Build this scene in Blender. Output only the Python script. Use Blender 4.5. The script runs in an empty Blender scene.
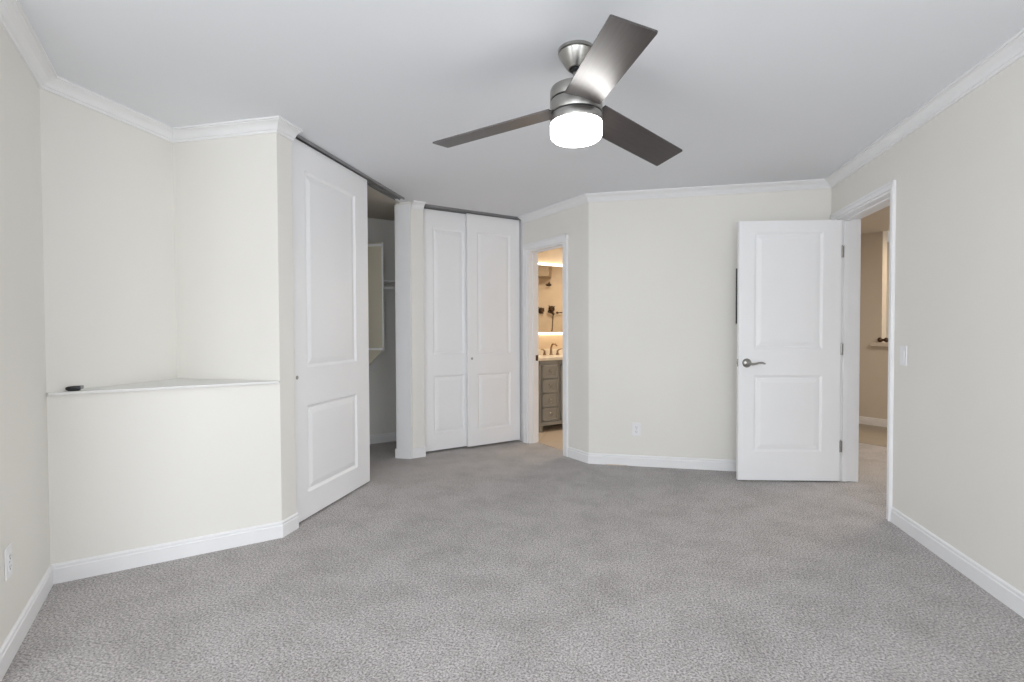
import bpy, bmesh, math, random
from mathutils import Vector, Matrix

random.seed(7)
S2 = math.sqrt(0.5)
sc = bpy.context.scene
col = sc.collection

# ------------------------------------------------------------------ camera, exposure
F_PX, YAW, PITCH, ROLL, CAM_Z = 507.6, 0.22, 0.021, -0.0036, 1.20
cam_d = bpy.data.cameras.new('camera')
cam_d.sensor_fit = 'HORIZONTAL'
cam_d.sensor_width = 36.0
cam_d.lens = 36.0 * F_PX / 1024.0
cam_d.clip_start = 0.05
cam = bpy.data.objects.new('camera', cam_d)
col.objects.link(cam)
cam.matrix_world = (Matrix.Translation((0, 0, CAM_Z)) @ Matrix.Rotation(YAW, 4, 'Z')
                    @ Matrix.Rotation(math.pi / 2 - PITCH, 4, 'X') @ Matrix.Rotation(ROLL, 4, 'Z'))
sc.camera = cam
sc.view_settings.view_transform = 'Standard'
sc.view_settings.look = 'None'
sc.view_settings.gamma = 1.0
sc.view_settings.use_curve_mapping = False
sc.view_settings.exposure = 0.09
sc.cycles.max_bounces = 12
sc.cycles.diffuse_bounces = 8
sc.cycles.glossy_bounces = 5
sc.cycles.sample_clamp_indirect = 6.0

# ------------------------------------------------------------------ daylight and added side fills
world = bpy.data.worlds.new('daylight'); sc.world = world
world.use_nodes = True
bg = world.node_tree.nodes['Background']
bg.inputs[0].default_value = (0.80, 0.90, 1.0, 1)
bg.inputs[1].default_value = 1.0


def area(name, loc, target, sx, sy, power, colour):
    l = bpy.data.lights.new(name, 'AREA'); l.shape = 'RECTANGLE'
    l.size, l.size_y, l.energy, l.color = sx, sy, power, colour
    o = bpy.data.objects.new(name, l); col.objects.link(o)
    o.location = loc
    o.rotation_euler = (Vector(target) - Vector(loc)).to_track_quat('-Z', 'Y').to_euler()
    return o


area('daylight_rear_window', (0.0, -2.56, 1.35), (0.0, 3.0, 1.75), 2.7, 1.9, 103, (0.94, 0.972, 1.0))
area('added_fill_right', (1.84, -0.20, 1.35), (-1.5, 0.10, 1.75), 1.7, 1.9, 30, (0.94, 0.972, 1.0))  # added fill from the right, lifts the left wall, niche and first closet
area('added_fill_left', (-2.20, -0.75, 1.35), (1.5, -0.40, 1.75), 1.7, 1.9, 36, (0.94, 0.972, 1.0))  # added fill from the left, evens out back wall against niche wall


# ------------------------------------------------------------------ materials
def mat(name, rgb, rough=0.5, metal=0.0, vary=0.03, scale=6.0, bump=0.0, bscale=200.0, spec=0.5, coat=0.0):
    m = bpy.data.materials.new(name); m.use_nodes = True
    nt = m.node_tree; b = nt.nodes['Principled BSDF']
    b.inputs['Roughness'].default_value = rough
    b.inputs['Metallic'].default_value = metal
    b.inputs['Specular IOR Level'].default_value = spec
    b.inputs['Coat Weight'].default_value = coat
    tc = nt.nodes.new('ShaderNodeTexCoord')
    n = nt.nodes.new('ShaderNodeTexNoise'); n.inputs['Scale'].default_value = scale; n.inputs['Detail'].default_value = 4
    nt.links.new(tc.outputs['Object'], n.inputs['Vector'])
    r = nt.nodes.new('ShaderNodeValToRGB')
    r.color_ramp.elements[0].position, r.color_ramp.elements[1].position = 0.3, 0.7
    r.color_ramp.elements[0].color = (*[c * (1 - vary) for c in rgb], 1)
    r.color_ramp.elements[1].color = (*[min(1, c * (1 + vary)) for c in rgb], 1)
    nt.links.new(n.outputs['Fac'], r.inputs['Fac'])
    nt.links.new(r.outputs['Color'], b.inputs['Base Color'])
    if bump:
        n2 = nt.nodes.new('ShaderNodeTexNoise'); n2.inputs['Scale'].default_value = bscale; n2.inputs['Detail'].default_value = 3
        nt.links.new(tc.outputs['Object'], n2.inputs['Vector'])
        bp = nt.nodes.new('ShaderNodeBump'); bp.inputs['Strength'].default_value = bump; bp.inputs['Distance'].default_value = 0.002
        nt.links.new(n2.outputs['Fac'], bp.inputs['Height']); nt.links.new(bp.outputs['Normal'], b.inputs['Normal'])
    return m


def emit(name, rgb, strength):
    m = bpy.data.materials.new(name); m.use_nodes = True
    b = m.node_tree.nodes['Principled BSDF']
    b.inputs['Base Color'].default_value = (0.9, 0.9, 0.9, 1)
    b.inputs['Emission Color'].default_value = (*rgb, 1)
    b.inputs['Emission Strength'].default_value = strength
    return m


M_WALL = mat('cream_wall_paint', (0.812, 0.794, 0.752), 0.6, vary=0.012, scale=1.5, bump=0.15, bscale=90, spec=0.3)
M_CEIL = mat('ceiling_paint', (0.812, 0.830, 0.862), 0.75, vary=0.01, scale=1.2, bump=0.15, bscale=70, spec=0.2)
M_TRIM = mat('white_trim_paint', (0.86, 0.86, 0.87), 0.35, vary=0.01, scale=4)
M_DOOR = mat('white_door_paint', (0.89, 0.89, 0.90), 0.38, vary=0.01, scale=3)
M_CLOSET = mat('closet_wall_paint', (0.82, 0.81, 0.78), 0.7, vary=0.02, scale=2)
M_MELA = mat('closet_melamine', (0.62, 0.58, 0.47), 0.5, vary=0.02)
M_NICKEL = mat('brushed_nickel', (0.40, 0.39, 0.37), 0.30, 1.0, vary=0.05, scale=40)
M_LEDGE = mat('ledge_paint', (0.78, 0.775, 0.76), 0.5, vary=0.01)
M_TRACK = mat('track_aluminium', (0.30, 0.30, 0.305), 0.45, 0.5, vary=0.04, scale=20)
M_BLACK = mat('black_plastic', (0.012, 0.012, 0.014), 0.35, vary=0.1)
M_DARK = mat('dark_slot', (0.03, 0.03, 0.03), 0.6)
M_GREY = mat('grey_plastic', (0.25, 0.26, 0.25), 0.4)
M_BRONZE = mat('dark_bronze', (0.09, 0.055, 0.035), 0.4, 0.8, vary=0.15, scale=30)
M_FAUCET = mat('champagne_bronze', (0.30, 0.20, 0.12), 0.33, 0.9, vary=0.05, scale=30)
M_VANITY = mat('grey_vanity_paint', (0.29, 0.295, 0.285), 0.45, vary=0.02)
M_COUNTER = mat('cream_marble', (0.80, 0.72, 0.60), 0.25, vary=0.06, scale=14)
M_PLASTIC = mat('white_plastic', (0.84, 0.84, 0.85), 0.35, vary=0.01)
M_CLOSET_SHADE = mat('closet_ceiling_painted_shade', (0.52, 0.48, 0.42), 0.7)  # darker colour stands in for the shade on the unlit closet ceiling
M_HALLTILE = mat('hall_floor_stone', (0.36, 0.31, 0.25), 0.45, vary=0.05)
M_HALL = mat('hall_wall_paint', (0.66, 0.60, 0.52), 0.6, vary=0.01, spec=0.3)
M_LAMP = emit('lamp_glass', (1.0, 0.98, 0.95), 14.0)
M_LED = emit('warm_led_strip', (1.0, 0.88, 0.66), 5.0)


def brick_mat(name, c1, c2, mortar, w, h, offset=0.0, rough=0.35):
    m = bpy.data.materials.new(name); m.use_nodes = True
    nt = m.node_tree; b = nt.nodes['Principled BSDF']; b.inputs['Roughness'].default_value = rough
    tc = nt.nodes.new('ShaderNodeTexCoord')
    br = nt.nodes.new('ShaderNodeTexBrick'); br.offset = offset
    br.inputs['Color1'].default_value = (*c1, 1); br.inputs['Color2'].default_value = (*c2, 1)
    br.inputs['Mortar'].default_value = (*mortar, 1); br.inputs['Scale'].default_value = 1.0
    br.inputs['Mortar Size'].default_value = 0.004
    br.inputs['Brick Width'].default_value = w; br.inputs['Row Height'].default_value = h
    nt.links.new(tc.outputs['Object'], br.inputs['Vector']); nt.links.new(br.outputs['Color'], b.inputs['Base Color'])
    return m


M_TILE = brick_mat('beige_floor_tile', (0.66, 0.56, 0.45), (0.62, 0.52, 0.42), (0.5, 0.42, 0.34), 0.45, 0.45)
M_SOFFIT = mat('brown_soffit_tile', (0.36, 0.27, 0.18), 0.4, vary=0.06)
M_SHOWER = mat('shower_stone', (0.66, 0.52, 0.37), 0.4, vary=0.06, scale=5)

# carpet: short cut pile, speckled grey with soft brushed patches
M_CARPET = bpy.data.materials.new('grey_cut_pile_carpet'); M_CARPET.use_nodes = True
nt = M_CARPET.node_tree; b = nt.nodes['Principled BSDF']
b.inputs['Roughness'].default_value = 0.95; b.inputs['Specular IOR Level'].default_value = 0.1
b.inputs['Sheen Weight'].default_value = 0.15
tc = nt.nodes.new('ShaderNodeTexCoord')
nf = nt.nodes.new('ShaderNodeTexNoise'); nf.inputs['Scale'].default_value = 115; nf.inputs['Detail'].default_value = 6; nf.inputs['Roughness'].default_value = 0.75
nl = nt.nodes.new('ShaderNodeTexNoise'); nl.inputs['Scale'].default_value = 3.6; nl.inputs['Detail'].default_value = 8; nl.inputs['Roughness'].default_value = 0.72
for n in (nf, nl):
    nt.links.new(tc.outputs['Object'], n.inputs['Vector'])
rf = nt.nodes.new('ShaderNodeValToRGB')
rf.color_ramp.elements[0].position, rf.color_ramp.elements[1].position = 0.36, 0.64
rf.color_ramp.elements[0].color = (0.140, 0.130, 0.126, 1); rf.color_ramp.elements[1].color = (0.76, 0.722, 0.712, 1)
rl = nt.nodes.new('ShaderNodeValToRGB')
rl.color_ramp.elements[0].position, rl.color_ramp.elements[1].position = 0.34, 0.58
rl.color_ramp.elements[0].color = (0.80, 0.79, 0.78, 1); rl.color_ramp.elements[1].color = (1, 1, 1, 1)
mx = nt.nodes.new('ShaderNodeMix'); mx.data_type = 'RGBA'; mx.blend_type = 'MULTIPLY'; mx.inputs[0].default_value = 1.0
nt.links.new(nf.outputs['Fac'], rf.inputs['Fac']); nt.links.new(nl.outputs['Fac'], rl.inputs['Fac'])
nt.links.new(rf.outputs['Color'], mx.inputs[6]); nt.links.new(rl.outputs['Color'], mx.inputs[7])
nt.links.new(mx.outputs[2], b.inputs['Base Color'])
bp = nt.nodes.new('ShaderNodeBump'); bp.inputs['Strength'].default_value = 0.7; bp.inputs['Distance'].default_value = 0.006
nt.links.new(nf.outputs['Fac'], bp.inputs['Height']); nt.links.new(bp.outputs['Normal'], b.inputs['Normal'])

# fan blade: dark wood veneer, satin, grain along the blade (object x)
M_BLADE = bpy.data.materials.new('dark_wood_blade'); M_BLADE.use_nodes = True
nt = M_BLADE.node_tree; b = nt.nodes['Principled BSDF']
b.inputs['Roughness'].default_value = 0.37; b.inputs['Specular IOR Level'].default_value = 0.9
tc = nt.nodes.new('ShaderNodeTexCoord'); mp = nt.nodes.new('ShaderNodeMapping'); mp.inputs['Scale'].default_value = (3, 60, 3)
n = nt.nodes.new('ShaderNodeTexNoise'); n.inputs['Scale'].default_value = 2.0; n.inputs['Detail'].default_value = 6
nt.links.new(tc.outputs['Object'], mp.inputs['Vector']); nt.links.new(mp.outputs['Vector'], n.inputs['Vector'])
r = nt.nodes.new('ShaderNodeValToRGB')
r.color_ramp.elements[0].position, r.color_ramp.elements[1].position = 0.3, 0.72
r.color_ramp.elements[0].color = (0.028, 0.022, 0.021, 1); r.color_ramp.elements[1].color = (0.046, 0.037, 0.036, 1)
nt.links.new(n.outputs['Fac'], r.inputs['Fac']); nt.links.new(r.outputs['Color'], b.inputs['Base Color'])

M_MIRROR = mat('mirror_silver', (0.86, 0.86, 0.86), 0.02, 1.0, vary=0.0)
M_PANE = bpy.data.materials.new('window_glass'); M_PANE.use_nodes = True
nt = M_PANE.node_tree; nt.nodes.remove(nt.nodes['Principled BSDF'])
t_, g_, x_ = (nt.nodes.new('ShaderNodeBsdf' + k) for k in ('Transparent', 'Glossy', 'Transparent'))
ms = nt.nodes.new('ShaderNodeMixShader'); ms.inputs[0].default_value = 0.05
g_.inputs['Roughness'].default_value = 0.02
nt.links.new(t_.outputs[0], ms.inputs[1]); nt.links.new(g_.outputs[0], ms.inputs[2])
nt.links.new(ms.outputs[0], nt.nodes['Material Output'].inputs[0])


# ------------------------------------------------------------------ mesh helpers
class MB:
    """collects shapes into one mesh"""
    def __init__(self):
        self.bm = bmesh.new()

    def box(self, x0, x1, y0, y1, z0, z1, bev=0.0, seg=2):
        vs = [self.bm.verts.new(p) for p in ((x0, y0, z0), (x1, y0, z0), (x1, y1, z0), (x0, y1, z0),
                                             (x0, y0, z1), (x1, y0, z1), (x1, y1, z1), (x0, y1, z1))]
        fs = [self.bm.faces.new([vs[i] for i in q]) for q in ((0, 3, 2, 1), (4, 5, 6, 7), (0, 1, 5, 4), (1, 2, 6, 5), (2, 3, 7, 6), (3, 0, 4, 7))]
        if bev:
            es = list({e for f in fs for e in f.edges})
            bmesh.ops.bevel(self.bm, geom=es, offset=bev, segments=seg, profile=0.5, affect='EDGES')
        return self

    def prism(self, poly, z0, z1):
        a = sum(poly[i][0] * poly[(i + 1) % len(poly)][1] - poly[(i + 1) % len(poly)][0] * poly[i][1] for i in range(len(poly)))
        if a < 0:
            poly = poly[::-1]
        n = len(poly)
        lo = [self.bm.verts.new((p[0], p[1], z0)) for p in poly]
        hi = [self.bm.verts.new((p[0], p[1], z1)) for p in poly]
        self.bm.faces.new(lo[::-1]); self.bm.faces.new(hi)
        for i in range(n):
            j = (i + 1) % n
            self.bm.faces.new((lo[i], lo[j], hi[j], hi[i]))
        return self

    def lathe(self, prof, seg=48, M=None):
        """prof: (r, z) top to bottom about local z"""
        M = M or Matrix()
        rings = []
        for r, z in prof:
            if r < 1e-6:
                rings.append([self.bm.verts.new(M @ Vector((0, 0, z)))])
            else:
                rings.append([self.bm.verts.new(M @ Vector((r * math.cos(2 * math.pi * i / seg), r * math.sin(2 * math.pi * i / seg), z))) for i in range(seg)])
        for a, c in zip(rings, rings[1:]):
            for i in range(seg):
                j = (i + 1) % seg
                if len(a) == 1 and len(c) == 1:
                    continue
                if len(a) == 1:
                    f = (a[0], c[i], c[j])
                elif len(c) == 1:
                    f = (a[i], c[0], a[j])
                else:
                    f = (a[i], c[i], c[j], a[j])
                self.bm.faces.new(f)
        return self

    def tube(self, pts, rad, seg=12):
        """round tube through 3D points; rad is a number or a list"""
        pts = [Vector(p) for p in pts]
        rads = rad if isinstance(rad, (list, tuple)) else [rad] * len(pts)
        rings = []
        up = None
        for i, p in enumerate(pts):
            d = (pts[min(i + 1, len(pts) - 1)] - pts[max(i - 1, 0)]).normalized()
            if up is None:
                up = d.orthogonal().normalized()
            u = (up - d * up.dot(d)).normalized(); v = d.cross(u); up = u
            rings.append([self.bm.verts.new(p + (u * math.cos(2 * math.pi * k / seg) + v * math.sin(2 * math.pi * k / seg)) * rads[i]) for k in range(seg)])
        for a, c in zip(rings, rings[1:]):
            for k in range(seg):
                j = (k + 1) % seg
                self.bm.faces.new((a[k], a[j], c[j], c[k]))
        self.bm.faces.new(rings[0][::-1]); self.bm.faces.new(rings[-1])
        return self

    def sweep(self, path, prof, closed_prof=True):
        """mitred run along a plan path, interior on its right; prof = (distance from wall, z)"""
        path = [Vector(p) for p in path]
        n = len(path)
        nor = []
        for i in range(n - 1):
            d = (path[i + 1] - path[i]).normalized(); nor.append(Vector((d.y, -d.x)))
        rows = []
        for i in range(n):
            if i == 0:
                m = nor[0]
            elif i == n - 1:
                m = nor[-1]
            else:
                a, c = nor[i - 1], nor[i]; m = (a + c) / (1 + a.dot(c))
            rows.append([self.bm.verts.new((path[i].x + m.x * d, path[i].y + m.y * d, z)) for d, z in prof])
        k = len(prof)
        for a, c in zip(rows, rows[1:]):
            for i in range(k if closed_prof else k - 1):
                j = (i + 1) % k
                self.bm.faces.new((a[i], c[i], c[j], a[j]))
        self.bm.faces.new(rows[0]); self.bm.faces.new(rows[-1][::-1])
        return self

    def build(self, name, m, parent=None, smooth=False, loc=None, rot=None):
        bmesh.ops.recalc_face_normals(self.bm, faces=self.bm.faces)
        me = bpy.data.meshes.new(name); self.bm.to_mesh(me); self.bm.free()
        me.materials.append(m)
        if smooth:
            me.polygons.foreach_set('use_smooth', [True] * len(me.polygons))
            me.set_sharp_from_angle(angle=math.radians(smooth if smooth > 1 else 35))
        o = bpy.data.objects.new(name, me); col.objects.link(o)
        if parent:
            o.parent = parent
        if loc is not None:
            o.location = loc
        if rot is not None:
            o.rotation_euler = rot
        return o


def tag(o, label, cat, group=None):
    o['label'] = label; o['category'] = cat
    if group:
        o['group'] = group
    return o


def struct(o, label=None):
    o['kind'] = 'structure'
    if label:
        o['label'] = label
    return o


def thing(name, label, cat, loc, rz=0.0, group=None):
    o = bpy.data.objects.new(name, None); col.objects.link(o)
    o.empty_display_size = 0.1
    o.location = loc; o.rotation_euler = (0, 0, rz)
    return tag(o, label, cat, group)


# ------------------------------------------------------------------ plan of the place
H = 2.40
XR, YB = 1.622, 4.588
P1 = (-2.668, 1.854)
NI = (-2.672, 2.575)
P2 = (-1.953, 2.570)
PR = (-1.953, 2.704)               # end of the short return, where the first closet opening begins
PA, PB_ = (-1.953, 4.437), (-1.868, 4.522)   # little angled wall between the two closets
CO = (-1.063, 5.327)               # corner between second closet and bathroom wall
XB = (-0.322, 4.588)               # bathroom wall meets the back wall
LN = (-2.05, 1.236)                # near end of the diagonal left wall
YN = -2.40                         # rear wall with the window
DW = 0.12


def bw(b, out=0.0):
    """point on the bathroom wall, b metres from the back wall, out metres behind it"""
    return (XB[0] - b * S2 + out * S2, XB[1] + b * S2 + out * S2)


# ------------------------------------------------------------------ floor, ceiling, walls
struct(MB().prism([(-3.6, -2.55), (5.2, -2.55), (5.2, 9.0), (-3.6, 9.0)], -0.10, 0.0).build('floor', M_CARPET))
struct(MB().prism([(-3.6, -2.55), (5.2, -2.55), (5.2, 9.0), (-3.6, 9.0)], H, H + 0.10).build('ceiling', M_CEIL))
struct(MB().prism([bw(-0.14, 0.10), (1.3, 4.706), (1.3, 7.2), (-0.38, 7.2), (-1.52, 6.06), bw(0.962 + 0.66, 0.10)], -0.01, 0.006).build('floor_bathroom', M_TILE))
struct(MB().prism([(1.95, 6.49), (5.0, 3.44), (5.0, 5.1), (1.95, 8.15)], -0.01, 0.004).build('floor_hallway', M_HALLTILE))

struct(MB().prism([LN, P1, (P1[0] - 0.12, P1[1] - 0.05), (LN[0] - 0.10, LN[1] - 0.12)], 0, H).build('wall_left', M_WALL))
struct(MB().prism([(P1[0], P1[1]), NI, (NI[0] - 0.12, NI[1] + 0.12), (P1[0] - 0.12, P1[1] - 0.05)], 0, H).build('wall_niche', M_WALL))
struct(MB().prism([NI, P2, PR, (-2.80, PR[1])], 0, H).build('wall_return', M_WALL))
struct(MB().prism([(P1[0], P1[1]), P2, (NI[0], NI[1])], 0, 0.898).build('wall_low', M_WALL))
struct(MB().prism([PA, PB_, (-1.948, 4.602), (-2.10, 4.45), (-2.10, 4.422), (-1.953, 4.422)], 0, H).build('wall_pier', M_WALL))
struct(MB().prism([XB, (XR, YB), (XR, YB + 0.12), bw(-0.07, 0.12)], 0, H).build('wall_back', M_WALL))
m_ = MB().prism([bw(0), bw(0.361), bw(0.361, DW), bw(-0.05, DW)], 0, H)
m_.prism([bw(0.962), bw(1.048), bw(1.048 + 0.80), bw(1.048 + 0.80, DW), bw(0.962, DW)], 0, H)
m_.prism([bw(0.361), bw(0.962), bw(0.962, DW), bw(0.361, DW)], 2.035, H)
struct(m_.build('wall_bathroom', M_WALL))
DY0, DY1, DZ = 3.622, 4.472, 2.068            # entry door opening
m_ = MB()
for y0, y1, z0, z1 in ((YN, -1.1, 0, H), (0.7, DY0, 0, H), (-1.1, 0.7, 0, 0.35), (-1.1, 0.7, 2.25, H)):
    m_.box(XR, XR + 0.16, y0, y1, z0, z1)
m_.prism([(XR, DY1), (XR, 4.706), (XR + 0.16, 4.706), (XR + 0.16, DY1)], 0, H)
m_.prism([(XR, DY0), (XR, DY1), (XR + 0.16, DY1), (XR + 0.16, DY0)], DZ, H)
struct(m_.build('wall_right', M_WALL))
# the part of the room behind the camera, with its rear window and an added side opening
m_ = MB()
for x0, x1, z0, z1 in ((-2.17, -1.4, 0, H), (1.4, 1.762, 0, H), (-1.4, 1.4, 0, 0.35), (-1.4, 1.4, 2.25, H)):
    m_.box(x0, x1, YN - 0.12, YN, z0, z1)
struct(m_.build('wall_rear', M_WALL))
m_ = MB()
for y0, y1, z0, z1 in ((YN, -1.65, 0, H), (0.15, 1.236, 0, H), (-1.65, 0.15, 0, 0.35), (-1.65, 0.15, 2.25, H)):
    m_.box(-2.17, -2.05, y0, y1, z0, z1)
struct(m_.build('wall_side', M_WALL))


def window(name, w, h, loc, rz):
    f = MB()
    f.box(0, w, 0.02, 0.09, 0, 0.05, 0.004).box(0, w, 0.02, 0.09, h - 0.05, h, 0.004)
    f.box(0, 0.05, 0.02, 0.09, 0.05, h - 0.05, 0.004).box(w - 0.05, w, 0.02, 0.09, 0.05, h - 0.05, 0.004)
    f.box(w / 2 - 0.025, w / 2 + 0.025, 0.03, 0.08, 0.05, h - 0.05, 0.004)
    o = f.build(name, M_TRIM, loc=loc, rot=(0, 0, rz)); struct(o)
    for x0, x1 in ((0.05, w / 2 - 0.025), (w / 2 + 0.025, w - 0.05)):
        MB().box(x0, x1, 0.052, 0.058, 0.05, h - 0.05).build('pane', M_PANE, o)


window('window_1', 2.8, 1.90, (1.4, YN, 0.35), math.pi)
window('added_window_2', 1.8, 1.90, (XR, 0.7, 0.35), -math.pi / 2)  # invented unseen window, an opening for the right-hand fill light

window('added_window_3', 1.8, 1.90, (-2.05, -1.65, 0.35), math.pi / 2)  # unseen window made up to let in the left fill light

# closet interior (one L-shaped space behind both sliding doors)
struct(MB().prism([(-2.68, 2.72), (-2.80, 2.72), (-2.80, 4.93), (-2.65, 4.896)], 0, H).build('wall_closet_side', M_CLOSET))
struct(MB().prism([(-2.65, 4.896), (-1.62, 5.926), (-1.68, 6.01), (-2.80, 4.93)], 0, H).build('wall_closet_rear', M_CLOSET))

struct(MB().prism([(-2.65, 2.72), (-2.06, 2.72), (-2.06, 4.50), (-1.30, 5.36), (-1.67, 5.87), (-2.64, 4.90)], H - 0.012, H - 0.001).build('ceiling_closet', M_CLOSET_SHADE))  # thin added slab under the ceiling, with closet shade put into its colour

# bathroom shell
struct(MB().prism([(-1.565, 6.015), (-0.38, 7.2), (-0.46, 7.28), (-1.65, 6.10)], 0, H).build('wall_vanity', M_SHOWER))
struct(MB().box(-0.46, 1.42, 7.2, 7.32, 0, H).build('wall_bath_far', M_WALL))
struct(MB().box(1.3, 1.42, 4.706, 7.2, 0, H).build('wall_shower', M_SHOWER))
struct(MB().box(0.95, 1.3, 5.3, 6.275, 2.115, H).build('wall_soffit', M_SOFFIT))

# hallway shell
def hw(a, out=0.0):
    bb = 7.17 + out
    return ((a + bb) * S2, (bb - a) * S2)


m_ = MB().prism([hw(-4.9), hw(-2.83), hw(-2.83, 0.12), hw(-4.9, 0.12)], 0, H)
m_.prism([hw(-2.83), hw(-0.5), hw(-0.5, 0.12), hw(-2.83, 0.12)], 0, 0.985)
struct(m_.build('wall_hall_far', M_HALL))
struct(MB().prism([hw(-3.3, 1.0), hw(-0.2, 1.0), hw(-0.2, 1.1), hw(-3.3, 1.1)], 0, H).build('wall_hall_beyond', M_HALL))
struct(MB().box(1.30, 1.42, 7.32, 8.99, 0, H).build('wall_hall_side', M_HALL))
struct(MB().box(1.79, 5.1, 1.7, 1.8, 0, H).build('wall_hall_near', M_HALL))
struct(MB().prism([(1.79, 1.81), (5.1, 1.81), (5.1, 5.0), (1.79, 8.3)], H - 0.012, H - 0.001).build('ceiling_hall', M_HALL))

# ------------------------------------------------------------------ crown, baseboards, casings
CR = [(0, H - 0.062), (0.010, H - 0.062), (0.013, H - 0.055), (0.013, H - 0.051), (0.020, H - 0.048), (0.023, H - 0.043),
      (0.029, H - 0.033), (0.038, H - 0.024), (0.050, H - 0.017), (0.058, H - 0.014), (0.059, H - 0.010), (0.070, H - 0.010), (0.070, H), (0, H)]
struct(MB().sweep([LN, P1, NI, P2, (PR[0], PR[1] + 0.005)], CR).build('trim_1', M_TRIM), 'white crown moulding along the left wall and round the corner niche')
struct(MB().sweep([(-1.953, 4.437), PB_], CR).build('trim_2', M_TRIM), 'short white crown moulding on the little wall between the closets')
struct(MB().sweep([CO, XB, (XR, YB), (XR, YN)], CR).build('trim_3', M_TRIM), 'white crown moulding along the back and right walls')

BB = [(0, 0), (0.011, 0), (0.011, 0.070), (0.007, 0.074), (0.007, 0.080), (0.0095, 0.083), (0.0085, 0.089), (0.004, 0.094), (0, 0.095)]
for nm, path in (('baseboard_left', [LN, P1, P2, (PR[0], PR[1] + 0.008)]),
                 ('baseboard_closet', [(-1.953, 4.433), (-1.864, 4.526)]),
                 ('baseboard_back', [bw(0.290), XB, (XR, YB)]),
                 ('baseboard_right', [(XR, DY0 - 0.049), (XR, YN)]),
                 ('baseboard_closet_rear', [(-2.65, 4.896), (-1.62, 5.926)]),
                 ('baseboard_hall', [hw(-4.8), hw(-0.6)])):
    struct(MB().sweep(path, BB).build(nm, M_TRIM if 'hall' not in nm else M_TRIM))


def casing(name, label, w, h, cw, depth, loc, rz, right=True, left=True, cwl=None, cwr=None, cwt=None):
    """local x along the wall, -y into the room; opening from x=0..w. Casing, jamb lining and stop"""
    cwl = cwl or cw
    cwr = cwr or cw
    cwt = cwt or cw
    f = MB()
    t = 0.016
    if left:
        f.box(-cwl, -0.004, -t, 0, 0, h + 0.004, 0.003)
        f.box(-cwl, -cwl + 0.018, -t - 0.006, -t, 0, h + cwt, 0.002)
    if right:
        f.box(w + 0.004, w + cwr, -t, 0, 0, h + 0.004, 0.003)
        f.box(w + cwr - 0.018, w + cwr, -t - 0.006, -t, 0, h + cwt, 0.002)
    f.box(-cwl if left else 0, w + cwr if right else w, -t, 0, h + 0.004, h + cwt, 0.003)
    f.box(-cwl if left else 0, w + cwr if right else w, -t - 0.006, -t, h + cwt - 0.018, h + cwt, 0.002)
    # jamb lining and stop
    f.box(-0.004, 0.012, -0.004, depth + 0.004, 0, h, 0.002).box(w - 0.012, w + 0.004, -0.004, depth + 0.004, 0, h, 0.002)
    f.box(0.012, w - 0.012, -0.004, depth + 0.004, h - 0.012, h + 0.004, 0.002)
    f.box(0.012, 0.023, 0.045, 0.080, 0, h - 0.012, 0.002).box(w - 0.023, w - 0.012, 0.045, 0.080, 0, h - 0.012, 0.002)
    f.box(0.012, w - 0.012, 0.045, 0.080, h - 0.024, h - 0.012, 0.002)
    return struct(f.build(name, M_TRIM, loc=loc, rot=(0, 0, rz)), label)


casing('trim_4', 'white casing round the entry doorway in the right wall', DY1 - DY0, DZ, 0.072, 0.16, (XR, DY1, 0), -math.pi / 2, cwr=0.048, cwt=0.048)
c = bw(0.962)
casing('trim_5', 'white casing round the narrow bathroom doorway', 0.601, 2.035, 0.070, DW, (c[0], c[1], 0), -math.pi / 4)
# jamb boards of the closet openings
f = MB().box(-2.092, -1.950, 4.406, 4.422, 0, 2.372, 0.003)
f.box(-2.108, -2.092, 4.412, 4.45, 0, 2.372, 0.003)
f.box(-2.116, -1.952, 4.398, 4.406, 0, 0.090, 0.003)
struct(f.build('trim_6', M_TRIM), 'white jamb board at the far end of the first closet opening')
f = MB().prism([CO, bw(1.048 + 0.012, -0.002), bw(1.16, -0.002), bw(1.16)], 0, 2.372)
struct(f.build('trim_7', M_TRIM), 'white jamb strip where the second closet meets the bathroom wall')


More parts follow.
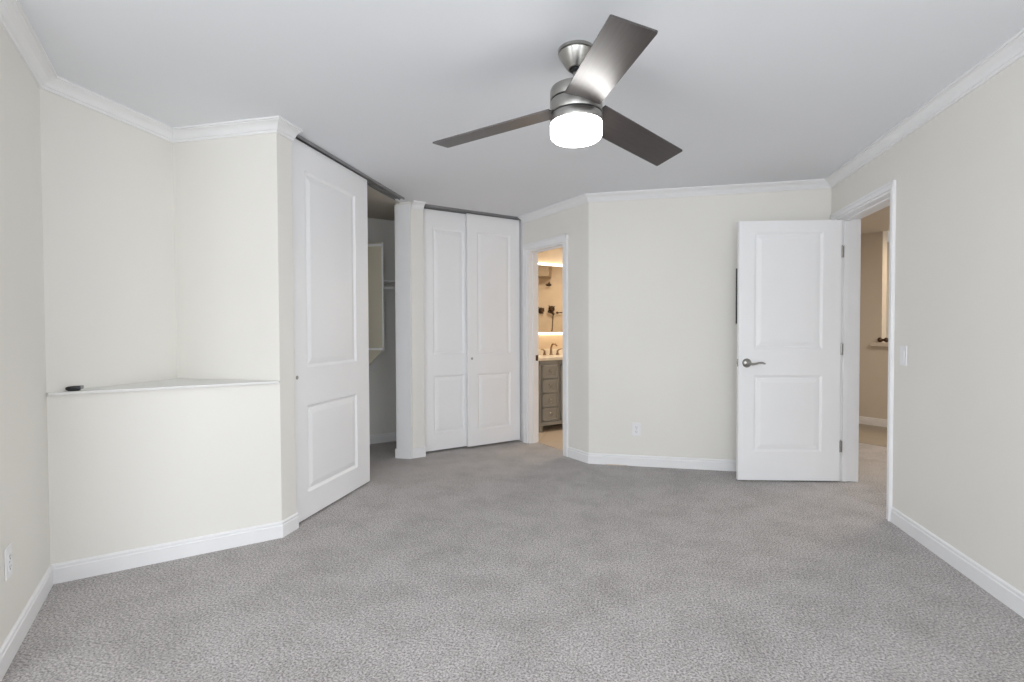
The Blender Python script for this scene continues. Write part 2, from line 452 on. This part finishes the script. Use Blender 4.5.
# ------------------------------------------------------------------ panelled doors
def panel_door(name, w, h, t, panels, label, loc, rz, both=True):
    """slab with moulded recesses; each raised field is a child 'panel'. front face y=0 looks to -y"""
    f = MB(); bm = f.bm
    xs = sorted({0, w} | {v for p in panels for v in p[:2]})
    zs = sorted({0, h} | {v for p in panels for v in p[2:]})
    R1, R2, D = 0.016, 0.007, 0.011
    grids = []
    for y, sgn in ((0, 1), (t, -1)):
        vg = {(x, z): bm.verts.new((x, y, z)) for x in xs for z in zs}
        grids.append(vg)
        for i in range(len(xs) - 1):
            for j in range(len(zs) - 1):
                q = [vg[(xs[i], zs[j])], vg[(xs[i + 1], zs[j])], vg[(xs[i + 1], zs[j + 1])], vg[(xs[i], zs[j + 1])]]
                if any(p[0] <= xs[i] and p[1] >= xs[i + 1] and p[2] <= zs[j] and p[3] >= zs[j + 1] for p in panels):
                    prev = q
                    for ins, dep in ((0.004, 0.003), (R1, D), (R1 + R2, D)):
                        x0, x1, z0, z1 = xs[i] + ins, xs[i + 1] - ins, zs[j] + ins, zs[j + 1] - ins
                        cur = [bm.verts.new((x, y + sgn * dep, z)) for x, z in ((x0, z0), (x1, z0), (x1, z1), (x0, z1))]
                        for k in range(4):
                            bm.faces.new((prev[k], prev[(k + 1) % 4], cur[(k + 1) % 4], cur[k]))
                        prev = cur
                    bm.faces.new(prev)
                else:
                    bm.faces.new(q)
    a, c = grids
    for i in range(len(xs) - 1):
        bm.faces.new((a[(xs[i], 0)], a[(xs[i + 1], 0)], c[(xs[i + 1], 0)], c[(xs[i], 0)]))
        bm.faces.new((a[(xs[i], h)], a[(xs[i + 1], h)], c[(xs[i + 1], h)], c[(xs[i], h)]))
    for j in range(len(zs) - 1):
        bm.faces.new((a[(0, zs[j])], a[(0, zs[j + 1])], c[(0, zs[j + 1])], c[(0, zs[j])]))
        bm.faces.new((a[(w, zs[j])], a[(w, zs[j + 1])], c[(w, zs[j + 1])], c[(w, zs[j])]))
    o = f.build(name, M_DOOR, loc=loc, rot=(0, 0, rz))
    struct(o, label)
    for p in panels:
        for y, sgn in ((0, 1), (t, -1)) if both else ((0, 1),):
            g = MB(); prev = None
            e = R1 + R2
            for ins, dep in ((e, D), (e + 0.004, D - 0.003), (e + 0.030, 0.0025), (e + 0.034, 0.002)):
                cur = [g.bm.verts.new((x, y + sgn * dep, z)) for x, z in ((p[0] + ins, p[2] + ins), (p[1] - ins, p[2] + ins), (p[1] - ins, p[3] - ins), (p[0] + ins, p[3] - ins))]
                if prev:
                    for k in range(4):
                        g.bm.faces.new((prev[k], prev[(k + 1) % 4], cur[(k + 1) % 4], cur[k]))
                else:
                    base = cur
                prev = cur
            g.bm.faces.new(prev)
            back = [g.bm.verts.new((v.co.x, v.co.y + sgn * 0.002, v.co.z)) for v in base]
            for k in range(4):
                g.bm.faces.new((base[k], base[(k + 1) % 4], back[(k + 1) % 4], back[k]))
            g.bm.faces.new(back)
            g.build('panel', M_DOOR, o)
    return o


def finger_pull(door, x, z):
    g = MB().lathe([(0, -0.0005), (0.006, -0.0005), (0.0085, -0.0035), (0.0115, -0.0030), (0.0125, 0.0015), (0, 0.0015)], 24, Matrix.Translation((x, 0, z)) @ Matrix.Rotation(math.pi / 2, 4, 'X'))
    g.build('finger_pull', M_NICKEL, door, smooth=True)['label'] = 'small round metal finger pull'


# entry door, standing open in front of the back wall
ang = math.atan2(0.135, 0.766)
d1 = panel_door('door_1', 0.778, 2.035, 0.033,
                [(0.118, 0.642, 0.225, 0.828), (0.118, 0.642, 1.034, 1.945)],
                'open white two-panel entry door with a nickel lever', (0.868, 4.280, 0.012), ang)
for z in (0.27, 1.03, 1.79):
    g = MB().tube([(0.786, 0.004, z - 0.045), (0.786, 0.004, z + 0.045)], 0.0065, 12)
    g.box(0.7785, 0.804, 0.008, 0.011, z - 0.045, z + 0.045)
    g.tube([(0.786, 0.004, z + 0.045), (0.786, 0.004, z + 0.052)], [0.005, 0.002], 10)
    g.build('hinge', M_NICKEL, d1, smooth=True)['label'] = 'nickel butt hinge'


def lever(sgn, yface):
    """rosette, neck and wavy lever; sgn=-1 on the front face"""
    X, Z = 0.064, 0.925
    g = MB().lathe([(0, 0.018), (0.012, 0.018), (0.022, 0.013), (0.034, 0.005), (0.036, 0.0), (0, 0.0)], 32,
                   Matrix.Translation((X, yface, Z)) @ Matrix.Rotation(math.pi / 2 if sgn < 0 else -math.pi / 2, 4, 'X'))
    h = g.build('door_handle', M_NICKEL, d1, smooth=True); h['label'] = 'brushed nickel lever handle'
    y = yface + sgn * 0.045
    k = MB().tube([(X, yface + sgn * 0.012, Z), (X, yface + sgn * 0.035, Z), (X + 0.006, y, Z - 0.001), (X + 0.025, y + sgn * .002, Z - 0.007), (X + 0.050, y, Z - 0.004),
                   (X + 0.075, y - sgn * .003, Z + 0.003), (X + 0.100, y - sgn * .008, Z + 0.004), (X + 0.122, y - sgn * .014, Z - 0.003), (X + 0.130, y - sgn * .018, Z - 0.006)],
                  [0.012, 0.0115, 0.011, 0.010, 0.0085, 0.0078, 0.0078, 0.0075, 0.005], 16)
    k.build('lever', M_NICKEL, h, smooth=True)


lever(-1, 0.0); lever(1, 0.033)
g = MB().box(-0.0015, 0.0, 0.005, 0.028, 0.896, 0.954, 0.0005).box(-0.012, -0.001, 0.011, 0.022, 0.912, 0.938, 0.002)
g.build('latch', M_NICKEL, d1)['label'] = 'nickel latch plate on the door edge'

CD = 2.378   # top of the sliding doors
d2 = panel_door('door_2', 0.938, CD - 0.014, 0.033, [(0.141, 0.753, 0.160, 0.715), (0.141, 0.753, 0.955, 2.195)],
                'tall white two-panel sliding door of the first closet, beside the niche wall', (-1.972, 2.712, 0.014), math.pi / 2, both=False)
finger_pull(d2, 0.042, 0.90)
OD = 6.39 * S2
def dpos(a, b):
    return (a * S2 - b * S2, a * S2 + b * S2)


bF, bB = 6.452 * S2, 6.512 * S2        # front and rear sliding panels of the second closet
p = dpos(2.365, bF)
d4 = panel_door('door_4', 0.628, CD - 0.024, 0.033, [(0.112, 0.510, 0.160, 0.735), (0.112, 0.510, 0.935, 2.180)],
                'white two-panel sliding closet door nearest the bathroom, the front one of its pair', (p[0], p[1], 0.022), math.pi / 4, both=False)
finger_pull(d4, 0.048, 0.893)
p = dpos(1.838, bB)
d3 = panel_door('door_3', 0.628, CD - 0.024, 0.033, [(0.170, 0.512, 0.165, 0.735), (0.170, 0.512, 0.945, 2.185)],
                'white two-panel sliding closet door beside the pier, behind its twin', (p[0], p[1], 0.022), math.pi / 4, both=False)


# aluminium overhead tracks
def track(label, length, loc, rz):
    """local x along the opening, y into the closet"""
    t = thing('sliding_door_track', label, 'door track', loc, rz, 'overhead tracks of the sliding closet doors')
    MB().box(0, length, 0.0, 0.095, 0.0145, 0.0195).build('top_plate', M_TRACK, t)
    for y, z0 in ((0.0, 0.0), (0.046, 0.002), (0.093, 0.0)):
        MB().box(0, length, y, y + 0.003, z0, 0.0145).build('rail', M_TRACK, t)
    return t


track('dark metal track above the first closet opening, half open below', 1.575, (-1.948, 2.712, H - 0.020), math.pi / 2)
p = dpos(1.87, OD)
track('dark metal track above the pair of closet doors beside the bathroom', 1.14, (p[0], p[1], H - 0.020), math.pi / 4)

# ------------------------------------------------------------------ ceiling fan
K = 0.975
FX, FY = -0.213 * K, 2.263 * K
fan = thing('ceiling_fan', 'three-bladed ceiling fan in brushed nickel with dark wood blades and a lit drum lamp', 'ceiling fan', (FX, FY, H))
def fz(z):
    return 1.2 + (z - 1.2) * K - H
MB().lathe([(0, 0), (0.075, 0), (0.077, -0.002), (0.077, -0.014), (0.0715, -0.0155), (0.0715, -0.0185), (0.0755, -0.0205), (0.073, -0.028), (0.040, -0.080), (0.036, -0.084), (0.031, -0.084), (0.029, -0.070), (0, -0.070)], 56).build('canopy', M_NICKEL, fan, smooth=True)
MB().lathe([(0, -0.068), (0.016, -0.072), (0.0255, -0.083), (0.025, -0.092), (0.018, -0.098), (0, -0.099)], 32).build('hanger_ball', M_BLACK, fan, smooth=True)['label'] = 'black hanger ball'
TILT = (-0.036, 0, 0)
MB().lathe([(0, -0.090), (0.0125, -0.090), (0.0125, fz(2.262)), (0, fz(2.262))], 24).build('downrod', M_NICKEL, fan, smooth=True)
hous = MB().lathe([(0, fz(2.278)), (0.022, fz(2.278)), (0.024, fz(2.264)), (0.095, fz(2.262)), (0.108, fz(2.258)), (0.1112, fz(2.250)), (0.1112, fz(2.210)), (0.1103, fz(2.2085)), (0, fz(2.2085))], 64).build('motor_housing', M_NICKEL, fan, smooth=True)
MB().lathe([(0, fz(2.2075)), (0.1070, fz(2.2075)), (0.1070, fz(2.202)), (0, fz(2.202))], 64).build('gap_ring', M_DARK, fan, smooth=True)['label'] = 'dark shadow gap between housing rings'
MB().lathe([(0, fz(2.201)), (0.1103, fz(2.201)), (0.1112, fz(2.199)), (0.1112, fz(2.152)), (0.1103, fz(2.150)), (0, fz(2.150))], 64).build('switch_housing', M_NICKEL, fan, smooth=True)
MB().lathe([(0, fz(2.1495)), (0.1070, fz(2.1495)), (0.1070, fz(2.143)), (0, fz(2.143))], 64).build('gap_ring', M_DARK, fan, smooth=True)['label'] = 'dark shadow gap between housing rings'
MB().lathe([(0, fz(2.142)), (0.1103, fz(2.142)), (0.1112, fz(2.140)), (0.1112, fz(2.110)), (0.1103, fz(2.108)), (0, fz(2.108))], 64).build('lamp_ring', M_NICKEL, fan, smooth=True)
pr = [(0, fz(2.1078)), (0.1095, fz(2.1078)), (0.1105, fz(2.105)), (0.1105, fz(2.062))]
for i in range(1, 9):
    t_ = i / 8 * math.pi / 2
    pr.append((0.0885 + 0.022 * math.cos(t_), fz(2.062) - 0.024 * math.sin(t_)))
pr += [(0.06, pr[-1][1] - 0.002), (0, pr[-1][1] - 0.003)]
MB().lathe(pr, 64).build('lamp_shade', M_LAMP, fan, smooth=True)['label'] = 'glowing white drum lamp shade'
TAU, R0, R1, W = -0.225, 0.100, 0.689 * K, 0.080 * K
for k in range(3):
    a = 5.068 + k * 2 * math.pi / 3
    g = MB(); bm = g.bm
    outline = []
    rc = 0.006
    for cx, cy, a0 in ((R1 - rc, W - rc, 0), (R1 - rc, -W + rc, -90)):
        outline.append((cx, cy, a0))
    pts = [(R0, -W)]
    for s in range(5):
        q = math.radians(-90 + 90 * s / 4); pts.append((R1 - rc + rc * math.cos(q), -W + rc + rc * math.sin(q)))
    for s in range(5):
        q = math.radians(90 * s / 4); pts.append((R1 - rc + rc * math.cos(q), W - rc + rc * math.sin(q)))
    pts += [(R0, W)]
    g.prism(pts, -0.003, 0.003)
    droop = math.atan(0.0973)
    M = (Matrix.Rotation(TILT[0], 4, 'X') @ Matrix.Rotation(a, 4, 'Z') @ Matrix.Rotation(droop, 4, 'Y') @ Matrix.Rotation(TAU, 4, 'X'))
    o = g.build('blade', M_BLADE, fan)
    o.matrix_local = Matrix.Translation((0, 0, fz(2.1815))) @ M

# ------------------------------------------------------------------ ledge and what lies on it
e = 0.012
f = MB().prism([(P1[0] + 0.006, P1[1] - 0.004), (P1[0] + e * 1.9, P1[1] - e * .8), (P2[0] + 0.008, P2[1] - e * 1.6), (P2[0], P2[1] - 0.001), (NI[0] + 0.001, NI[1] - 0.002), (P1[0] + 0.001, P1[1] + .012)], 0.9005, 0.9135)
tag(f.build('corner_ledge', M_LEDGE), 'white triangular ledge capping the low wall of the corner niche', 'ledge')
rem = thing('remote_control', 'small black remote lying on the white corner ledge', 'remote', (-2.612, 1.938, 0.914), math.radians(45))
rem.scale = (0.74, 0.78, 0.85)
g = MB()
secs = []
for x, w2, h0, h1 in ((-0.046, 0.006, 0.012, 0.020), (-0.042, 0.013, 0.006, 0.023), (-0.030, 0.018, 0.001, 0.026), (0.0, 0.020, 0.0, 0.028), (0.022, 0.019, 0.0, 0.028), (0.030, 0.016, 0.003, 0.028)):
    secs.append([g.bm.verts.new(v) for v in ((x, -w2, (h0 + h1) / 2), (x, -w2 * .7, h0), (x, w2 * .7, h0), (x, w2, (h0 + h1) / 2), (x, w2 * .8, h1), (x, -w2 * .8, h1))])
for a, c in zip(secs, secs[1:]):
    for i in range(6):
        g.bm.faces.new((a[i], a[(i + 1) % 6], c[(i + 1) % 6], c[i]))
g.bm.faces.new(secs[0]); g.bm.faces.new(secs[-1][::-1])
g.build('body', M_BLACK, rem, smooth=60)
MB().box(0.030, 0.046, -0.011, 0.011, 0.010, 0.029, 0.004).build('end_cap', M_GREY, rem)['label'] = 'grey end cap'


# ------------------------------------------------------------------ wall plates
def outlet(label, loc, rz, w=0.070, h=0.114):
    """local front -y"""
    t = thing('wall_outlet', label, 'outlet', loc, rz)
    MB().box(-w / 2, w / 2, -0.006, -0.0005, -h / 2, h / 2, 0.002).build('plate', M_PLASTIC, t)
    for z in (0.0195, -0.0195):
        r = MB().box(-0.0165, 0.0165, -0.0085, -0.006, z - 0.0135, z + 0.0135, 0.003).build('receptacle', M_PLASTIC, t)
        s = MB()
        s.box(-0.0085, -0.0062, -0.0090, -0.0085, z - 0.002, z + 0.007).box(0.0062, 0.0085, -0.0090, -0.0085, z - 0.002, z + 0.007)
        s.box(-0.0025, 0.0025, -0.0090, -0.0085, z - 0.010, z - 0.006)
        s.build('slots', M_DARK, r)
    MB().lathe([(0, 0.0014), (0.003, 0.0010), (0.0035, 0), (0, 0)], 12, Matrix.Translation((0, -0.006, 0)) @ Matrix.Rotation(math.pi / 2, 4, 'X')).build('screw', M_NICKEL, t)
    return t


outlet('white wall outlet low on the back wall, left of the open entry door', (0.094, YB, 0.325), 0.0)
outlet('white wall outlet low on the diagonal left wall, at the edge of view', (-2.204, 1.390, 0.360), math.radians(135))
sw = thing('light_switch', 'white rocker light switch beside the entry doorway', 'light switch', (XR, 3.462, 1.040), -math.pi / 2)
MB().box(-0.036, 0.036, -0.006, -0.0005, -0.059, 0.059, 0.002).build('plate', M_PLASTIC, sw)
MB().box(-0.0165, 0.0165, -0.0095, -0.006, -0.033, 0.033, 0.0015).build('rocker', M_PLASTIC, sw)

# frame edge that shows past the open door's free edge
pf = thing('picture_frame', 'dark thin-edged frame on the back wall, mostly hidden behind the open door', 'picture frame', (0.967, YB, 1.48))
MB().box(-0.062, 0.062, -0.020, -0.0005, -0.232, 0.232, 0.002).build('frame', M_BLACK, pf)
MB().box(-0.048, 0.048, -0.0215, -0.020, -0.218, 0.218).build('picture', M_GREY, pf)

# ------------------------------------------------------------------ closet fittings
tw = thing('closet_divider', 'pale hanging closet panel with an angled foot, inside the open closet', 'closet panel', (-2.65, 4.60, 0))
f = MB(); 
prof = [(0.002, 0.700), (0.070, 0.760), (0.318, 1.010), (0.318, 2.065), (0.002, 2.065)]
va = [f.bm.verts.new((x, -0.009, z)) for x, z in prof]; vb = [f.bm.verts.new((x, 0.009, z)) for x, z in prof]
f.bm.faces.new(va); f.bm.faces.new(vb[::-1])
for i in range(5):
    f.bm.faces.new((va[i], va[(i + 1) % 5], vb[(i + 1) % 5], vb[i]))
f.build('panel', M_MELA, tw)
MB().box(0.3185, 0.330, -0.011, 0.011, 1.005, 2.068, 0.002).build('edge_strip', M_TRIM, tw)['label'] = 'white front edging'
MB().box(0.002, 0.318, -0.030, -0.0095, 2.030, 2.050, 0.002).build('cleat', M_TRIM, tw)['label'] = 'white top cleat'
MB().box(0.002, 0.325, -0.030, -0.0095, 1.010, 1.030, 0.002).build('cleat', M_TRIM, tw)['label'] = 'white bottom cleat'
bs = 7.546 * S2
p = dpos(1.60, bs)
sh = MB().box(0, 1.20, -0.30, -0.001, 1.700, 1.716, 0.002).build('closet_shelf', M_TRIM, loc=(p[0], p[1], 0), rot=(0, 0, math.pi / 4))
tag(sh, 'white shelf along the rear wall of the open closet, above the rod', 'shelf')
rd = MB().tube([(0, -0.285, 1.636), (1.20, -0.285, 1.636)], 0.016, 16).build('closet_rod', M_TRIM, loc=(p[0], p[1], 0), rot=(0, 0, math.pi / 4))
tag(rd, 'white hanging rod just under the closet shelf', 'closet rod')

# ------------------------------------------------------------------ bathroom
VB = 4.808
p = dpos(3.42, VB)
va_ = thing('bathroom_vanity', 'grey bathroom vanity with a column of four drawers, seen through the doorway', 'vanity', (p[0], p[1], 0), math.pi / 4)
VW, VD = 1.24, 0.545
f = MB().box(0, VW, 0.0, VD, 0.085, 0.845, 0.002)
f.box(0, 0.028, -0.006, 0, 0.10, 0.845, 0.002).box(0.268, 0.300, -0.006, 0, 0.10, 0.845, 0.002).box(0, VW, -0.006, 0, 0.800, 0.845, 0.002)
f.box(-0.006, VW, -0.012, 0, 0.080, 0.125, 0.003)
f.build('body', M_VANITY, va_)
for lx, ly in ((0.0, -0.008), (0.0, VD - 0.06), (VW - 0.05, -0.008), (VW - 0.05, VD - 0.06)):
    g = MB(); 
    lo = [g.bm.verts.new((lx + dx, ly + dy, 0.006)) for dx, dy in ((0.006, 0.006), (0.044, 0.006), (0.044, 0.044), (0.006, 0.044))]
    hi = [g.bm.verts.new((lx + dx, ly + dy, 0.082)) for dx, dy in ((0, 0), (0.05, 0), (0.05, 0.05), (0, 0.05))]
    g.bm.faces.new(lo[::-1]); g.bm.faces.new(hi)
    for i in range(4):
        g.bm.faces.new((lo[i], lo[(i + 1) % 4], hi[(i + 1) % 4], hi[i]))
    g.build('leg', M_VANITY, va_)
for z0, z1 in ((0.135, 0.288), (0.300, 0.455), (0.467, 0.622), (0.634, 0.790)):
    g = MB().box(0.036, 0.260, -0.018, -0.0005, z0, z1, 0.003)
    for q in ((0.036, 0.260, z0, z0 + .022), (0.036, 0.260, z1 - .022, z1), (0.036, 0.058, z0, z1), (0.238, 0.260, z0, z1)):
        g.box(q[0], q[1], -0.026, -0.018, q[2], q[3], 0.003)
    dr = g.build('drawer', M_VANITY, va_)
    zc = (z0 + z1) / 2
    k = MB().lathe([(0, 0.014), (0.010, 0.012), (0.013, 0.006), (0.016, 0.0), (0, 0)], 20, Matrix.Translation((0.148, -0.018, zc + 0.012)) @ Matrix.Rotation(math.pi / 2, 4, 'X'))
    ring = [(0.148 + 0.024 * math.sin(t), -0.030, zc - 0.008 - 0.022 * math.cos(t)) for t in [i * 2 * math.pi / 16 for i in range(17)]]
    k.tube(ring, 0.0035, 8)
    k.build('pull', M_NICKEL, dr, smooth=True)
for x0 in (0.306, 0.610):
    g = MB().box(x0, x0 + 0.29, -0.018, -0.0005, 0.135, 0.790, 0.003)
    for q in ((x0, x0 + .29, 0.135, 0.175), (x0, x0 + .29, 0.75, 0.79), (x0, x0 + .045, 0.135, 0.79), (x0 + .245, x0 + .29, 0.135, 0.79)):
        g.box(q[0], q[1], -0.026, -0.018, q[2], q[3], 0.003)
    dr = g.build('door', M_VANITY, va_)
    MB().lathe([(0, 0.024), (0.011, 0.022), (0.014, 0.016), (0.008, 0.008), (0.007, 0), (0, 0)], 20, Matrix.Translation((x0 + 0.030, -0.026, 0.315)) @ Matrix.Rotation(math.pi / 2, 4, 'X')).build('knob', M_BRONZE, dr, smooth=True)
ct = MB().box(-0.028, VW + 0.02, -0.028, 0.551, 0.8455, 0.880, 0.004)
ct.box(-0.028, VW + 0.02, 0.531, 0.551, 0.8802, 0.955, 0.003)
ct = ct.build('vanity_countertop', M_COUNTER, loc=(p[0], p[1], 0), rot=(0, 0, math.pi / 4))
tag(ct, 'pale cream stone countertop on the grey vanity', 'countertop')
# widespread faucet
fp = dpos(3.945, VB + 0.465)
fc = thing('faucet', 'warm bronze widespread faucet on the vanity countertop', 'faucet', (fp[0], fp[1], 0.8803), math.pi / 4)
arc = [(0, 0, 0.004), (0, 0, 0.05), (0, -0.004, 0.095), (0, -0.022, 0.130), (0, -0.055, 0.146), (0, -0.095, 0.142), (0, -0.122, 0.120)]
g = MB().lathe([(0, 0.022), (0.016, 0.020), (0.024, 0.008), (0.026, 0.0), (0, 0)], 24)
g.tube(arc, [0.017, 0.015, 0.013, 0.012, 0.012, 0.012, 0.010], 14)
g.build('spout', M_FAUCET, fc, smooth=True)
for sx in (-1, 1):
    x = 0.105 * sx
    g = MB().lathe([(0, 0.062), (0.010, 0.060), (0.013, 0.045), (0.014, 0.025), (0.022, 0.008), (0.024, 0), (0, 0)], 24, Matrix.Translation((x, 0, 0)))
    g.tube([(x, 0, 0.052), (x + sx * 0.020, -0.008, 0.068), (x + sx * 0.055, -0.018, 0.078), (x + sx * 0.072, -0.022, 0.075)], [0.010, 0.009, 0.007, 0.005], 10)
    g.build('handle', M_FAUCET, fc, smooth=True)
# lighted mirror
mp_ = dpos(3.50, 7.58 * S2)
mi = thing('bathroom_mirror', 'wide wall mirror with glowing strips along its top and bottom, above the vanity', 'mirror', (mp_[0], mp_[1], 0), math.pi / 4)
MB().box(0, 1.1, -0.028, -0.001, 1.165, 2.045, 0.002).build('frame', M_PLASTIC, mi)
MB().box(0.004, 1.096, -0.0295, -0.028, 1.178, 2.036).build('glass', M_MIRROR, mi)
MB().box(0.0, 1.1, -0.034, -0.004, 2.0455, 2.068, 0.003).build('light_strip', M_LED, mi)['label'] = 'glowing warm light strip'
MB().box(0.0, 1.1, -0.034, -0.004, 1.147, 1.1645, 0.003).build('light_strip', M_LED, mi)['label'] = 'glowing warm light strip'
# shower fittings on the wall the mirror looks at
ss = thing('shower_set', 'dark bronze shower head, hose and valves reflected in the bathroom mirror', 'shower set', (1.30, 6.20, 0))
g = MB().tube([(-0.001, 0.04, 2.02), (-0.06, 0.04, 2.035), (-0.11, 0.04, 2.01)], 0.011, 12)
g.lathe([(0, 0.02), (0.02, 0.018), (0.05, 0.002), (0.05, -0.006), (0, -0.006)], 24, Matrix.Translation((-0.12, 0.04, 1.985)) @ Matrix.Rotation(0.35, 4, 'Y'))
g.build('shower_head', M_BRONZE, ss, smooth=True)
for y, z in ((-0.11, 1.545), (0.075, 1.570)):
    RM = Matrix.Translation((0, y, z)) @ Matrix.Rotation(-math.pi / 2, 4, 'Y')
    g = MB().lathe([(0, 0.03), (0.02, 0.028), (0.045, 0.008), (0.055, 0.001), (0, 0.001)], 24, RM)
    for t in range(4):
        q = t * math.pi / 2 + 0.6
        g.tube([(-0.045, y, z), (-0.05, y + 0.075 * math.cos(q), z + 0.075 * math.sin(q))], [0.012, 0.009], 10)
    g.tube([(-0.02, y, z), (-0.055, y, z)], 0.016, 12)
    g.build('valve', M_BRONZE, ss, smooth=True)
g = MB().tube([(-0.001, 0.02, 1.525), (-0.05, 0.02, 1.52), (-0.065, 0.09, 1.50), (-0.07, 0.13, 1.475)], [0.012, 0.012, 0.016, 0.022], 12)
g.tube([(-0.06, 0.11, 1.48), (-0.05, 0.10, 1.35), (-0.04, 0.09, 1.22), (-0.03, 0.06, 1.10)], 0.007, 8)
g.build('hand_shower', M_BRONZE, ss, smooth=True)
tb = thing('towel_bar', 'slim bronze towel bar reflected in the bathroom mirror', 'towel bar', (1.30, 6.36, 1.505))
MB().tube([(-0.06, 0.0, 0), (-0.06, 0.52, 0)], 0.008, 12).build('bar', M_BRONZE, tb, smooth=True)
for y in (0.015, 0.505):
    MB().tube([(-0.001, y, 0), (-0.006, y, 0), (-0.008, y, 0), (-0.06, y, 0)], [0.020, 0.020, 0.009, 0.009], 14).build('bracket', M_BRONZE, tb, smooth=True)
# strike plate on the bathroom jamb
c = bw(0.949, 0.102)
sp = MB().box(-0.0005, 0.002, -0.016, 0.016, -0.030, 0.030, 0.0008).box(0.0005, 0.0025, -0.006, 0.006, -0.013, 0.013)
sp = sp.build('strike_plate', M_BRONZE, loc=(c[0], c[1], 0.905), rot=(0, 0, -math.pi / 4))
tag(sp, 'small bronze strike plate on the bathroom door jamb', 'strike plate')
area('bathroom_ceiling_light', (0.20, 6.60, 2.37), (0.20, 6.60, 0), 0.5, 0.5, 23, (1.0, 0.88, 0.72))

# ------------------------------------------------------------------ hallway
a0 = -2.935
p = hw(a0)
lg = MB().box(0, 1.6, -0.055, 0.125, 0.9855, 1.036, 0.006).build('half_wall_ledge', M_HALL, loc=(p[0], p[1], 0), rot=(0, 0, -math.pi / 4))
tag(lg, 'beige ledge on the hallway half wall, seen through the entry doorway', 'ledge')
q = hw(-2.865, -0.015)
orn = MB().tube([(0, 0, 0.03), (0.004, 0, 0.03), (0.015, 0, 0.03), (0.03, 0, 0.03), (0.043, 0, 0.03), (0.052, 0, 0.03), (0.066, 0, 0.03), (0.074, 0, 0.03), (0.086, 0, 0.03), (0.10, 0, 0.03), (0.112, 0, 0.03), (0.116, 0, 0.03)],
                [0.006, 0.02, 0.029, 0.030, 0.022, 0.014, 0.014, 0.022, 0.030, 0.029, 0.020, 0.006], 18).build('turned_ornament', M_BRONZE, smooth=True, loc=(q[0], q[1], 1.0365), rot=(0, 0, -math.pi / 4))
tag(orn, 'dark bronze double-knobbed ornament on the beige hallway ledge', 'ornament')
area('hall_lamp_beyond', (hw(-2.2, 0.55)[0], hw(-2.2, 0.55)[1], 2.37), (hw(-2.2, 0.6)[0], hw(-2.2, 0.6)[1], 0), 0.4, 0.4, 14, (1.0, 0.78, 0.52))
area('hall_lamp', (3.0, 5.0, 2.37), (3.0, 5.0, 0), 0.4, 0.4, 26, (1.0, 0.89, 0.77))
